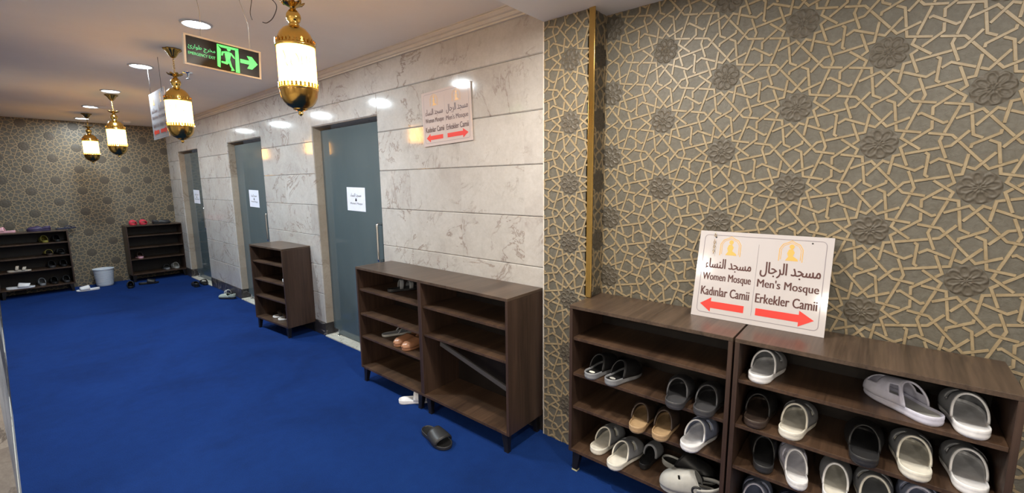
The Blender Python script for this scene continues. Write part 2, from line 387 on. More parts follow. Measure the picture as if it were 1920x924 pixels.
# --- woven ten-odd-point strapwork of the wallpaper -----------------------
def weave():
    c6 = lambda th, r: (r*math.cos(math.radians(th)), r*math.sin(math.radians(th)))
    def rot(p, d): c, s = math.cos(math.radians(d)), math.sin(math.radians(d)); return (p[0]*c-p[1]*s, p[0]*s+p[1]*c)
    K = c6(-45, .2); N = (.577+.064*math.cos(math.radians(-60)), .064*math.sin(math.radians(-60)))
    K2 = c6(15, .2); Mm = c6(-17.5, .46)
    B = (math.cos(math.radians(-30)), math.sin(math.radians(-30)))
    M2 = (B[0]+c6(162.5, .46)[0], B[1]+c6(162.5, .46)[1])
    M3 = c6(-42.5, .46); M4 = (B[0]+c6(137.5, .46)[0], B[1]+c6(137.5, .46)[1])
    gen = []
    for k in range(6):
        for mir in (1, -1):
            f = lambda p: rot((p[0], p[1]*mir), 60*k)
            gen.append((f(K), f(N))); gen.append((f(K2), f(Mm)))
    for k in range(3):
        gen.append((rot(Mm, 60*k), rot(M2, 60*k))); gen.append((rot(M3, 60*k), rot(M4, 60*k)))
    E = []
    R = 3
    for i in range(-R, R+1):
        for j in range(-R-2, R+3):
            ox, oy = i*math.sqrt(3)/2, j+(i % 2)*.5
            if abs(ox) > 2.7 or abs(oy) > 2.7: continue
            for a, b in gen: E.append(((a[0]+ox, a[1]+oy), (b[0]+ox, b[1]+oy)))
    key = lambda p: (round(p[0]*50), round(p[1]*50))
    nodes = {}
    for i, (a, b) in enumerate(E):
        nodes.setdefault(key(a), []).append(i); nodes.setdefault(key(b), []).append(i)
    # crossings
    X = {}
    for i in range(len(E)):
        a, b = E[i]
        for j in range(i+1, len(E)):
            c, d = E[j]
            if abs(a[0]-c[0]) > 1.2 or abs(a[1]-c[1]) > 1.2: continue
            r = (b[0]-a[0], b[1]-a[1]); s = (d[0]-c[0], d[1]-c[1]); den = r[0]*s[1]-r[1]*s[0]
            if abs(den) < 1e-9: continue
            t = ((c[0]-a[0])*s[1]-(c[1]-a[1])*s[0])/den; u = ((c[0]-a[0])*r[1]-(c[1]-a[1])*r[0])/den
            if .02 < t < .98 and .02 < u < .98:
                X[(i, j)] = (t, u)
    on = {i: [] for i in range(len(E))}
    for (i, j), (t, u) in X.items(): on[i].append((t, (i, j))); on[j].append((u, (i, j)))
    for i in on: on[i].sort()
    # strands
    used = set(); strands = []
    def nxt(e, k):
        l = [x for x in nodes[k] if x != e]
        return l[0] if len(nodes[k]) == 2 and l else None
    for e0 in range(len(E)):
        if e0 in used: continue
        e, k = e0, key(E[e0][0]); seen = {e0}
        while True:                       # walk back
            p = nxt(e, k)
            if p is None or p in seen: break
            seen.add(p); e = p; k = key(E[p][0]) if key(E[p][1]) == k else key(E[p][1])
        seq = []; start = k
        while e is not None and e not in used:
            fwd = key(E[e][0]) == k
            seq.append((e, fwd)); used.add(e); k = key(E[e][1]) if fwd else key(E[e][0]); e = nxt(e, k)
        strands.append(seq)
    # alternate weave by propagation
    adj = {}
    for seq in strands:
        cr = []
        for e, fwd in seq:
            l = on[e] if fwd else on[e][::-1]
            cr += [(c, e) for _, c in l]
        for (c1, e1), (c2, e2) in zip(cr, cr[1:]):
            adj.setdefault(c1, []).append((e1, c2, e2)); adj.setdefault(c2, []).append((e2, c1, e1))
    over = {}
    seed = None
    for (i, j) in X:
        a, b = E[i]; mx, my = (a[0]+b[0])/2, (a[1]+b[1])/2
        if abs(mx-.433) < .02 and abs(my+.25) < .02: seed = (i, j); break
    i, j = seed
    steep = i if abs(E[i][0][0]-E[i][1][0]) < abs(E[j][0][0]-E[j][1][0]) else j
    over[seed] = steep; q = [seed]
    while q:
        c = q.pop(0)
        for e1, c2, e2 in adj.get(c, []):
            if c2 in over: continue
            is_over = over[c] == e1
            over[c2] = (c2[0] if c2[1] == e2 else c2[1]) if is_over else e2
            q.append(c2)
    # pieces
    W = .031; pieces = []
    for seq in strands:
        cur = []
        for e, fwd in seq:
            a, b = E[e] if fwd else E[e][::-1]
            L = math.hypot(b[0]-a[0], b[1]-a[1])
            if not cur: cur = [a]
            l = [(t if fwd else 1-t, c) for t, c in on[e]]; l.sort()
            for t, c in l:
                if over.get(c) != e:
                    o = c[0] if c[1] == e else c[1]
                    d1 = ((b[0]-a[0])/L, (b[1]-a[1])/L); p, q2 = E[o]; L2 = math.hypot(q2[0]-p[0], q2[1]-p[1])
                    sn = abs(d1[0]*(q2[1]-p[1])-d1[1]*(q2[0]-p[0]))/L2
                    cs = math.sqrt(max(0, 1-sn*sn))
                    h = (W/2+W/2*cs)/max(sn, .35)/L*.88
                    cur.append((a[0]+(b[0]-a[0])*(t-h), a[1]+(b[1]-a[1])*(t-h))); pieces.append(cur)
                    cur = [(a[0]+(b[0]-a[0])*(t+h), a[1]+(b[1]-a[1])*(t+h))]
            cur.append(b)
        if len(cur) > 1: pieces.append(cur)
    # keep the pieces of one lattice cell
    out = []
    for p in pieces:
        n = len(p); cx = sum(v[0] for v in p)/n; cy = sum(v[1] for v in p)/n
        i_ = cx/(math.sqrt(3)/2); 
        # lattice coordinates: v = i*(s3/2,.5)+j*(0,1)
        ii = i_; jj = cy-.5*ii
        if -.5 <= ii+1e-4 < .5 and -.5 <= jj+1e-4 < .5: out.append(p)
    return out, W
PIECES, SW = weave()

def strap_mesh(b, pts, W, h, to3, mat):
    n = len(pts); off = []
    for i in range(n):
        if i == 0: d = (pts[1][0]-pts[0][0], pts[1][1]-pts[0][1]); k = 1
        elif i == n-1: d = (pts[i][0]-pts[i-1][0], pts[i][1]-pts[i-1][1]); k = 1
        else:
            a = Vector((pts[i][0]-pts[i-1][0], pts[i][1]-pts[i-1][1])).normalized(); c = Vector((pts[i+1][0]-pts[i][0], pts[i+1][1]-pts[i][1])).normalized()
            d = a+c; k = min(1/max(d.length/2, .3), 2.2)
        d = Vector(d).normalized(); off.append((-d[1]*k, d[0]*k))
    vs = []
    for (x, y), (ox, oy) in zip(pts, off):
        for s, z in ((-.5*W, 0), (-.40*W, h), (.40*W, h), (.5*W, 0)):
            vs.append(to3(x+ox*s, y+oy*s, z))
    fs = []
    for i in range(n-1):
        for k in range(3): fs.append((4*i+k, 4*i+k+1, 4*i+5+k, 4*i+4+k))
    fs += [(0, 3, 2, 1), (4*n-4, 4*n-3, 4*n-2, 4*n-1)]
    b.add(vs, fs, mat)

def rosette_mesh(b, cx, cz, to3, R, nr, na, h, mat):
    vs = [to3(cx, cz, h*.9)]; fs = []
    for i in range(1, nr+1):
        r = i/nr
        for k in range(na):
            a = 2*PI*k/na; q = ((a+PI/8) % (PI/4))-PI/8
            px, py = r*math.cos(q), r*math.sin(q)
            d = math.hypot((px-.60)/.34, py/.215)
            hh = math.exp(-((d-1)/.24)**2)+.25*math.exp(-(d/.35)**2)+.9*math.exp(-(r/.12)**2)+.5*math.exp(-((abs(q)*r)/.03)**2)*(r < .5)
            hh *= 1 if r < .97 else 0
            vs.append(to3(cx+r*R*math.cos(a+.2), cz+r*R*math.sin(a+.2), h*min(hh, 1.1)+.0004))
    for k in range(na): fs.append((0, 1+k, 1+(k+1) % na))
    for i in range(1, nr):
        for k in range(na):
            a0 = 1+(i-1)*na+k; a1 = 1+(i-1)*na+(k+1) % na; fs.append((a0, a0+na, a1+na, a1))
    b.add(vs, fs, mat, True)

def patterned_wall(name, w, h, u0, v0, sx, sz, frame, thick=.1, fine=(18, 72)):
    """frame: matrix whose local x runs along the wall, y comes out of it, z is up; w, h the size of the face"""
    b = MB(); t3 = lambda x, y, z: (x, z, y)
    R = .235
    i0, i1 = int((-u0-1)/(sx*.866))-1, int((w-u0+1)/(sx*.866))+1
    for i in range(i0, i1+1):
        for j in range(-12, 13):
            ox = u0+i*sx*math.sqrt(3)/2; oz = v0+(j+(i % 2)*.5)*sz
            if ox < -.35 or ox > w+.35 or oz < -.35 or oz > h+.35: continue
            for p in PIECES:
                q = [(ox+x*sx, oz+y*sz) for x, y in p]
                if all(x < -.01 for x, _ in q) or all(x > w+.01 for x, _ in q) or all(z < -.01 for _, z in q) or all(z > h+.01 for _, z in q): continue
                strap_mesh(b, q, SW*sz, .0042, t3, 1)
            if -.06 < ox < w+.06 and -.06 < oz < h+.06:
                rosette_mesh(b, ox, oz, t3, sz*.172, fine[0], fine[1], .0042, 2)
    me = bpy.data.meshes.new(name); me.from_pydata(b.v, [], b.f)
    me.polygons.foreach_set('material_index', b.m); me.polygons.foreach_set('use_smooth', b.sm)
    bm = bmesh.new(); bm.from_mesh(me)
    bmesh.ops.recalc_face_normals(bm, faces=bm.faces)
    for co, no in (((.0005, 0, 0), (-1, 0, 0)), ((w-.0005, 0, 0), (1, 0, 0)), ((0, 0, .0005), (0, 0, -1)), ((0, 0, h-.0005), (0, 0, 1))):
        bmesh.ops.bisect_plane(bm, geom=bm.verts[:]+bm.edges[:]+bm.faces[:], plane_co=co, plane_no=no, clear_outer=True)
    # the wall body itself
    vs = [bm.verts.new(c) for c in [(x, y, z) for x in (0, w) for y in (-thick, 0) for z in (0, h)]]
    for f in ((0,1,3,2), (4,6,7,5), (0,4,5,1), (2,3,7,6), (0,2,6,4), (1,5,7,3)):
        fc = bm.faces.new([vs[k] for k in f]); fc.material_index = 0
    bm.to_mesh(me); bm.free()
    for m in ('paper', 'strap', 'rosette'): me.materials.append(M[m])
    o = bpy.data.objects.new(name, me); COL.objects.link(o); o.matrix_world = frame
    return structure(o)
def frame(ax, ay, org):
    m = Matrix((ax, ay, (0, 0, 1))).transposed().to_4x4(); m.translation = Vector(org); return m
SX = .2888/.866
# faces looking towards -y: local x = +X, local y = -Y
patterned_wall('wall_right', 2.5-XB, ZS, -.034-XB, 1.733, SX, .339, frame((1,0,0), (0,-1,0), (XB, YR, 0)))
patterned_wall('wall_pillar', XB-XP, ZS, -1.362-XP, 1.586, SX, .334, frame((1,0,0), (0,-1,0), (XP, YP, 0)), thick=.3)
patterned_wall('wall_return', YR-YP, ZS, .10, 1.60, SX, .334, frame((0,1,0), (1,0,0), (XB+.0005, YP, 0)), thick=.02)
patterned_wall('wall_left', YW+.075, ZC, .701+.075, 1.703, .28/.866, .335, frame((0,1,0), (1,0,0), (XF, -.075, 0)), fine=(6, 24))
# brass corner strip
def brass():
    b = MB(); z0, z1 = .9535, ZS
    b.box(XB-.007, XB+.028, YP-.012, YP-.005, z0, z1); b.box(XB+.0055, XB+.0095, YP-.0055, YP+.03, z0, z1)
    return structure(b.build('trim_2', M['brass'], bevel=.002))
brass()
structure(MB().box(XP-.008, XP, YP, YW+.01, 0, ZS).build('trim_6', M['cornice']))

# doors
def door(k, d0, d1):
    t = bpy.data.objects.new('door_%d' % (k+1), None); COL.objects.link(t); t.location = (d0, 0, 0); t['kind'] = 'structure'
    w = d1-d0; yg = YW+.088
    MB().box(.006, w-.006, yg, yg+.012, .022, ZD-.03).build('glass_panel', M['door_glass'], t, bevel=.002)
    MB().box(.006, .11, yg-.012, yg+.024, ZD-.085, ZD-.02).build('top_pivot', M['chrome'], t, bevel=.003)
    MB().lathe([(.0, 0), (.012, 0), (.012, .022), (.0, .022)], 16, (.125, yg-.016)).build('pivot_knob', M['chrome'], t)
    t.children[-1].location = (0, 0, ZD-.07)
    MB().box(.006, .11, yg-.008, yg+.02, .018, .075).build('bottom_pivot', M['chrome'], t, bevel=.003)
    hx = w-.13; pts = [(hx, yg, 1.243), (hx, yg-.035, 1.245)]
    pts += [(hx, yg-.045-.012*math.sin(a), 1.245-.022*(1-math.cos(a))) for a in (.4, .8, 1.2, 1.57)]
    pts += [(hx, yg-.057, 1.1), (hx, yg-.057, .95)] + [(hx, yg-.045-.012*math.sin(a), .913+.022*(1-math.cos(a))) for a in (1.57, 1.2, .8, .4)]
    pts += [(hx, yg-.035, .913), (hx, yg, .915)]
    MB().tube(pts, .0125, 14).build('handle', M['chrome'], t)
for k, (a, b) in enumerate(DOORS): door(k, a, b)

# ------------------------------------------------------------------ lettering
TXT = {}
def text_geo(s, size, bold=0.0):
    k = (s, size, bold)
    if k in TXT: return TXT[k]
    cu = bpy.data.curves.new('lettering', 'FONT'); cu.body = s; cu.size = size; cu.align_x = 'LEFT'; cu.resolution_u = 3; cu.offset = bold
    o = bpy.data.objects.new('lettering', cu); COL.objects.link(o)
    dg = bpy.context.evaluated_depsgraph_get(); me = bpy.data.meshes.new_from_object(o.evaluated_get(dg))
    v = [(p.co.x, p.co.y) for p in me.vertices]; f = [tuple(p.vertices) for p in me.polygons]
    bpy.data.objects.remove(o); bpy.data.curves.remove(cu); bpy.data.meshes.remove(me)
    TXT[k] = (v, f); return TXT[k]
def put_text(b, s, x0, x1, y0, y1, to3, z=.0006, mat=0, bold=.0, fit='box'):
    """fit the words into the box x0..x1, y0..y1 of the sign face"""
    v, f = text_geo(s, 1.0, 0)
    if not v: return
    mx0, mx1 = min(p[0] for p in v), max(p[0] for p in v); my0, my1 = min(p[1] for p in v), max(p[1] for p in v)
    sx = (x1-x0)/(mx1-mx0); sy = (y1-y0)/(my1-my0)
    for dx in ((-bold*sy*.5, bold*sy*.5) if bold else (0,)):
        b.add([to3(x0+dx+(p[0]-mx0)*sx, y0+(p[1]-my0)*sy, z+abs(dx)*.05+(dx > 0)*.0001) for p in v], f, mat)
AR_W = ''.join(reversed('\uFEE3\uFEB4\uFEA0\uFEAA \uFE8D\uFEDF\uFEE8\uFEB4\uFE8E\uFE80'))
AR_M = ''.join(reversed('\uFEE3\uFEB4\uFEA0\uFEAA \uFE8D\uFEDF\uFEAE\uFE9F\uFE8E\uFEDD'))
AR_E = ''.join(reversed('\uFEE3\uFEA8\uFEAE\uFE9D \uFEC3\uFEEE\uFE8D\uFEAD\uFE89'))
F3 = lambda x, y, z: (x, -z, y)            # sign face: local x right, z up, printed side towards -y

def ribbon(b, pts, w, to3, z, mat, closed=False):
    n = len(pts); vs = []; fs = []
    for i in range(n):
        a = Vector(pts[i-1] if (i or closed) else pts[0]); c = Vector(pts[(i+1) % n] if (i < n-1 or closed) else pts[-1])
        d = (c-a).normalized(); o = Vector((-d.y, d.x))*w/2; p = Vector(pts[i])
        vs += [to3(*(p+o), z), to3(*(p-o), z)]
    for i in range(n if closed else n-1):
        j = (i+1) % n; fs.append((2*i, 2*i+1, 2*j+1, 2*j))
    b.add(vs, fs, mat)
def rrect(x0, x1, y0, y1, r, n=5):
    out = []
    for cx, cy, a0 in ((x1-r, y1-r, 0), (x0+r, y1-r, 90), (x0+r, y0+r, 180), (x1-r, y0+r, 270)):
        for k in range(n+1):
            a = math.radians(a0+90*k/n); out.append((cx+r*math.cos(a), cy+r*math.sin(a)))
    return out
def arch_emblem(b, cx, cy, s, mat, z):
    """pointed arch with a kneeling worshipper inside"""
    pts = [(-.5, -.5), (-.5, .12), (-.36, .36), (-.14, .46), (0, .56), (.14, .46), (.36, .36), (.5, .12), (.5, -.5)]
    P = [(cx+x*s, cy+y*s) for x, y in pts]
    ribbon(b, P, s*.035, F3, z, mat)
    ribbon(b, [(cx+x*s*.84, cy+y*s*.84) for x, y in pts], s*.025, F3, z, mat)
    poly = [(-.22, -.46), (.34, -.46), (.30, -.36), (.10, -.22), (.16, -.04), (.06, .14), (-.10, .10), (-.16, -.10), (-.10, -.26)]
    b.add([F3(cx+x*s, cy+y*s, z) for x, y in poly], [tuple(range(len(poly)))], mat)
    hd = [(.02+.11*math.cos(a*PI/6), .25+.12*math.sin(a*PI/6)) for a in range(12)]
    b.add([F3(cx+x*s, cy+y*s, z) for x, y in hd], [tuple(range(12))], mat)
def arrow(b, x0, x1, y, th, z, mat):
    d = 1 if x1 > x0 else -1; L = abs(x1-x0); hl = L*.25
    poly = [(x0, y-th*.32), (x1-d*hl, y-th*.32), (x1-d*hl, y-th*.68), (x1, y), (x1-d*hl, y+th*.68), (x1-d*hl, y+th*.32), (x0, y+th*.32)]
    b.add([F3(px, py, z) for px, py in poly], [tuple(range(7))], mat)
def mosque_sign(name, label, W, H, loc, yaw, tilt, face, holes=True):
    """board standing on its lower edge; origin at the middle of that edge"""
    t = thing(name, label, 'sign', loc, yaw, tilt=tilt)
    MB().box(-W/2, W/2, 0, .005, 0, H).build('panel', [M[face]], t, bevel=.0008)
    b = MB()
    z = .0008; X = lambda u: -W/2+u*W; Y = lambda v: v*H
    ribbon(b, rrect(X(.045), X(.955), Y(.055), Y(.955), .018), .0022, F3, z, 0, True)
    ribbon(b, [(X(.485), Y(.10)), (X(.485), Y(.88))], .0012, F3, z, 0)
    b.build('border', [M['grey_line']], t)
    b = MB(); bd = .012
    put_text(b, AR_W, X(.075), X(.445), Y(.545), Y(.685), F3, z, 0, .035)
    put_text(b, AR_M, X(.515), X(.935), Y(.535), Y(.70), F3, z, 0, .035)
    put_text(b, 'Women Mosque', X(.065), X(.455), Y(.405), Y(.515), F3, z, 0, .035)
    put_text(b, "Men's Mosque", X(.505), X(.935), Y(.395), Y(.51), F3, z, 0, .035)
    put_text(b, 'Kad\u0131nlar Camii', X(.065), X(.455), Y(.255), Y(.355), F3, z, 0, .035)
    put_text(b, 'Erkekler Camii', X(.505), X(.935), Y(.25), Y(.35), F3, z, 0, .035)
    b.build('lettering', [M['sign_ink']], t)
    b = MB(); arrow(b, X(.425), X(.07), Y(.15), H*.12, z, 0); b.build('arrow', [M['red']], t)
    b = MB(); arrow(b, X(.515), X(.925), Y(.15), H*.12, z, 0); b.build('arrow', [M['red']], t)
    for cx in (.265, .72):
        b = MB(); arch_emblem(b, X(cx), Y(.83), H*.21, 0, z); b.build('emblem', [M['orange']], t)
    if holes:
        for sx in (.14, .86):
            b = MB(); b.add([F3(X(sx)+.0035*math.cos(a*PI/6), Y(.93)+.0035*math.sin(a*PI/6), z) for a in range(12)], [tuple(range(12))], 0)
            b.build('hole', [M['ink']], t)
    return t
sg = mosque_sign('mosque_sign', 'white direction board leaning on the patterned wall atop the shoe cabinets, red arrows below', .535, .415, (-.408, 2.146, .9525), 0, (-.235, 0), 'acrylic')
b = MB()
for k in range(9):
    zz = .392-.0105*k+(0.012 if k < 2 else 0); a = 0 if k % 2 else PI/2
    b.tube([(-.194-.0025+.0038*math.cos(q*PI/4)*math.cos(a), -.0055-.0012-abs(.0038*math.cos(q*PI/4)*math.sin(a)), zz+.0062*math.sin(q*PI/4)) for q in range(8)], .0011, 6, closed=True)
b.build('chain', M['brass'], sg)
mosque_sign('mosque_sign', 'pinkish direction board fixed flat on the marble wall right of the nearest glass door', .515, .383, (-2.398, YW-.009, 1.874), 0, (0, -.035), 'acrylic_pink', False)
hs = mosque_sign('hanging_sign', 'clear acrylic direction board hanging edge-on from the ceiling beside the second lantern', .51, .385, (-4.72, 1.0, 2.0), 0, (0, 0), 'clear')
for sx in (-.18, .18):
    MB().tube([(sx, 0, .358), (sx+.004, 0, .45), (sx, 0, .62)], .0016, 6).build('hanging_wire', M['wire'], hs)

# exit sign
def exit_sign():
    W, H = .36, .152
    t = thing('exit_sign', 'black emergency exit sign with green running man hanging from the ceiling', 'exit sign', (-2.75, .893, 2.198), PI/2, tilt=(0, 0))
    t.rotation_euler = (0, .055, PI/2)
    fr = MB()
    fr.box(-W/2, W/2, 0, .028, 0, .009); fr.box(-W/2, W/2, 0, .028, H-.009, H); fr.box(-W/2, -W/2+.01, 0, .028, .009, H-.009); fr.box(W/2-.01, W/2, 0, .028, .009, H-.009)
    fr.build('frame', M['white_metal'], t, bevel=.002)
    MB().box(-W/2+.0095, W/2-.0095, .005, .026, .0085, H-.0085).build('panel', M['exit_black'], t)
    z = -.0046; X = lambda u: -W/2+.012+u*(W-.024); Y = lambda v: .012+v*(H-.024)
    T = lambda u, v: F3(X(u), Y(v), z)
    b = MB(); put_text(b, AR_E, X(.02), X(.375), Y(.50), Y(.74), F3, z, 0, .01); put_text(b, 'EMERGENCY EXIT', X(.02), X(.375), Y(.33), Y(.44), F3, z, 0, .012)
    b.build('lettering', M['exit_text'], t)
    b = MB()
    for poly in ([(.40, .10), (.44, .06), (.455, .80), (.40, .98)], [(.40, .98), (.455, .88), (.70, .90), (.70, .98)], [(.655, .0), (.715, .0), (.70, .98), (.655, .94)]):
        b.add([T(*p) for p in poly], [tuple(range(len(poly)))], 0)
    for poly in ([(.505, .66), (.555, .77), (.60, .74), (.575, .44), (.52, .40)], [(.515, .76), (.555, .77), (.535, .70), (.49, .68), (.475, .56), (.455, .56), (.465, .72)],
                 [(.585, .70), (.60, .74), (.645, .60), (.65, .53), (.63, .55), (.612, .60)], [(.52, .42), (.575, .46), (.575, .38), (.54, .24), (.455, .27), (.455, .34), (.515, .34)],
                 [(.545, .42), (.58, .44), (.605, .20), (.64, .05), (.595, .02), (.585, .06), (.60, .08), (.575, .20)]):
        b.add([T(*p) for p in poly], [tuple(range(len(poly)))], 0)
    b.add([T(.565+.026*math.cos(a*PI/8), .86+.066*math.sin(a*PI/8)) for a in range(16)], [tuple(range(16))], 0)
    poly = [(.725, .44), (.86, .44), (.825, .26), (.90, .26), (.985, .52), (.90, .78), (.825, .78), (.86, .60), (.725, .60)]
    b.add([T(*p) for p in poly], [tuple(range(len(poly)))], 0)
    b.build('pictogram', M['exit_green'], t)
    for sx, s2 in ((-.10, -.13), (.13, .075)):
        MB().tube([(sx, .014, H-.002), (sx*.9+s2*.1, .013, H+.13), (s2, .014, ZC-2.198+.002)], .0016, 6).build('hanging_wire', M['pale_wire'], t)
    return t
exit_sign()
# loose cable stubs on the ceiling in front of the exit sign
def curl(pts, name, label, r=.0022):
    o = MB().tube(pts, r, 8).build(name, M['wire']); return tag(o, label, 'cable')
def smooth(pts, n=6):
    pts = [Vector(p) for p in pts]; out = []
    for i in range(len(pts)-1):
        p0, p1, p2, p3 = pts[max(i-1, 0)], pts[i], pts[i+1], pts[min(i+2, len(pts)-1)]
        for k in range(n):
            t = k/n; out.append(.5*((2*p1)+(p2-p0)*t+(2*p0-5*p1+4*p2-p3)*t*t+(3*p1-p0-3*p2+p3)*t**3))
    return out+[pts[-1]]
curl(smooth([(-2.50, 1.02, ZC), (-2.51, 1.035, 2.57), (-2.49, 1.075, 2.52), (-2.50, 1.06, 2.46), (-2.52, 1.035, 2.43), (-2.515, 1.01, 2.425)]), 'loose_cable', 'thin dark curled cable dangling from the ceiling above the exit sign')
curl(smooth([(-2.55, .99, ZC), (-2.56, .985, 2.54), (-2.555, .97, 2.47), (-2.55, .975, 2.435)]), 'loose_cable', 'short straight dark cable end hanging left of the curled cable', .0018)

# door notices
def notice(x, z, label):
    W, H = .318, .222; t = thing('paper_notice', label, 'notice', (x, YW+.0868, z), 0, group='white notices on the glass doors', tilt=(0, .02))
    MB().box(-W/2, W/2, -.0004, .0004, 0, H).build('sheet', M['white_paper'], t)
    b = MB(); put_text(b, AR_W, -.092, .092, .128, .168, F3, .0008, 0, .02); put_text(b, "Women's Mosque", -.105, .108, .056, .082, F3, .0008, 0, .012)
    b.add([F3(x_, y_, .0008) for x_, y_ in ((-.014, .092), (.014, .092), (.014, .106), (.008, .116), (0, .124), (-.008, .116), (-.014, .106))], [tuple(range(7))], 0)
    b.build('lettering', M['ink'], t)
notice(-3.815, 1.345, 'white paper notice taped on the nearest glass door above the long cabinet')
notice(-6.30, 1.312, 'white paper notice taped on the middle glass door above the small cabinet')
notice(-8.76, 1.305, 'small white paper notice taped on the farthest glass door')

# ------------------------------------------------------------------ lanterns
def lantern_parts(t):
    z0 = -.69                                  # finial tip below the ceiling
    Z = lambda z: z-2.62
    MB().lathe([(.0005, Z(2.619)), (.05, Z(2.619)), (.05, Z(2.612)), (.038, Z(2.598)), (.026, Z(2.575)), (.016, Z(2.558)), (.0005, Z(2.552))], 48,
        ruffle=lambda k, r, z, a: (r*(1+(.22*abs(math.cos(4*a)) if k in (1, 2) else .10*abs(math.cos(4*a)) if k in (3,4) else 0)), z)).build('canopy', M['gold_dark'], t)
    b = MB(); n = 9
    for k in range(n):
        zc = Z(2.555-.0135*k-.004); a = PI/2*(k % 2)
        b.tube([(.0055*math.cos(q*PI/5)*math.cos(a), .0055*math.cos(q*PI/5)*math.sin(a), zc+.0095*math.sin(q*PI/5)) for q in range(10)], .0017, 6, closed=True)
    b.build('chain', M['gold'], t)
    MB().lathe([(.006, Z(2.41)), (.014, Z(2.415)), (.016, Z(2.425)), (.034, Z(2.436)), (.047, Z(2.440)), (.048, Z(2.4365)), (.034, Z(2.431)), (.012, Z(2.418)), (.006, Z(2.412))], 48,
        ruffle=lambda k, r, z, a: (r*(1+(.13*math.cos(8*a) if 2 < k < 7 else 0)), z+(.006*math.cos(8*a) if 3 < k < 6 else 0))).build('crown', M['gold_dark'], t)
    MB().lathe([(.006, Z(2.443)), (.012, Z(2.44)), (.009, Z(2.425)), (.012, Z(2.412)), (.022, Z(2.402)), (.031, Z(2.388)), (.033, Z(2.374)), (.028, Z(2.358)), (.019, Z(2.347)), (.024, Z(2.343)), (.025, Z(2.337)), (.018, Z(2.332))], 32).build('neck', M['gold'], t)
    MB().lathe([(.018, Z(2.336)), (.034, Z(2.333)), (.052, Z(2.322)), (.067, Z(2.304)), (.077, Z(2.283)), (.083, Z(2.262)), (.0835, Z(2.252))], 48).build('dome', M['gold'], t)
    def lace(zl, zh, up):
        b = MB(); b.lathe([(.0855, zl), (.0885, zl+.002), (.0885, zh-.002), (.0855, zh)], 64)
        n = 30
        for k in range(n):
            a = 2*PI*k/n; c, s = math.cos(a), math.sin(a); r = .087; zb = zh if up else zl; d = 1 if up else -1
            w = .0062
            P = [(-w, 0), (w, 0), (w*.55, .010), (w*.9, .014), (0, .021), (-w*.9, .014), (-w*.55, .010)]
            b.add([((r+q)*c-x*s, (r+q)*s+x*c, zb+d*y) for q in (-.0012, .0012) for x, y in P],
                  [tuple(range(7)), tuple(range(13, 6, -1))]+[(i, (i+1) % 7, 7+(i+1) % 7, 7+i) for i in range(7)])
        return b
    lace(Z(2.238), Z(2.252), True).build('upper_lace_band', M['gold'], t)
    gl = MB().lathe([(.082, Z(2.052)), (.0832, Z(2.06)), (.0832, Z(2.235)), (.082, Z(2.245))], 64).build('glass_shade', M['lamp_glass'], t)
    b = MB(); rnd = random.Random(3); r = .0838
    for k in range(26):                        # faint calligraphy strokes around the glass
        a0 = 2*PI*k/26; zb = Z(2.135+.012*rnd.random()); hgt = .028+.035*rnd.random(); lean = rnd.uniform(-.10, .10); cv = rnd.uniform(-.12, .12)
        pts = [(a0+lean*q/6+cv*math.sin(q/6*PI), zb+hgt*q/6) for q in range(7)]
        for (a, z), (a2, z2) in zip(pts, pts[1:]):
            w = .013
            b.add([(r*math.cos(a-w), r*math.sin(a-w), z), (r*math.cos(a+w), r*math.sin(a+w), z+.002), (r*math.cos(a2+w), r*math.sin(a2+w), z2+.002), (r*math.cos(a2-w), r*math.sin(a2-w), z2)], [(0,1,2,3)])
    b.build('inscription', M['inscr'], gl)
    lace(Z(2.045), Z(2.055), True).build('lower_lace_band', M['gold'], t)
    MB().lathe([(.0855, Z(2.05)), (.085, Z(2.035)), (.080, Z(2.012)), (.069, Z(1.990)), (.054, Z(1.973)), (.036, Z(1.963)), (.030, Z(1.961)), (.032, Z(1.957)), (.020, Z(1.953))], 48).build('bowl', M['gold_dark'], t)
    MB().lathe([(.020, Z(1.956)), (.012, Z(1.950)), (.008, Z(1.945)), (.012, Z(1.940)), (.010, Z(1.934)), (.0005, Z(1.926))], 24).build('finial', M['gold'], t)
M['inscr'] = mat('faint brown inscription', (.35, .24, .12), .5, emit=(1, .55, .2), estr=.5)
LX = [-2.192, -4.20, -6.75, -8.70]
LL = ['largest gilt lantern with lit glass, hanging nearest by the marble wall cornice', 'gilt lantern with lit glass hanging just left of the exit sign',
      'gilt lantern with lit glass third along, hanging under a downlight', 'smallest gilt lantern with lit glass, hanging nearest the far wall']
L0 = thing('hanging_lantern', LL[0], 'lantern', (LX[0], 1.02, ZC), .3, 'gilt lanterns in a row along the corridor')
lantern_parts(L0)
for x, l in zip(LX[1:], LL[1:]): dup(L0, (x, 1.02, ZC), .3+x, l)
for x in LX:
    ld = bpy.data.lights.new('lantern_bulb', 'POINT'); ld.energy = BULB_W; ld.color = WARM; ld.shadow_soft_size = .022
    lo = bpy.data.objects.new('lantern_bulb', ld); COL.objects.link(lo)
    lo.location = (x, 1.02, 2.115)

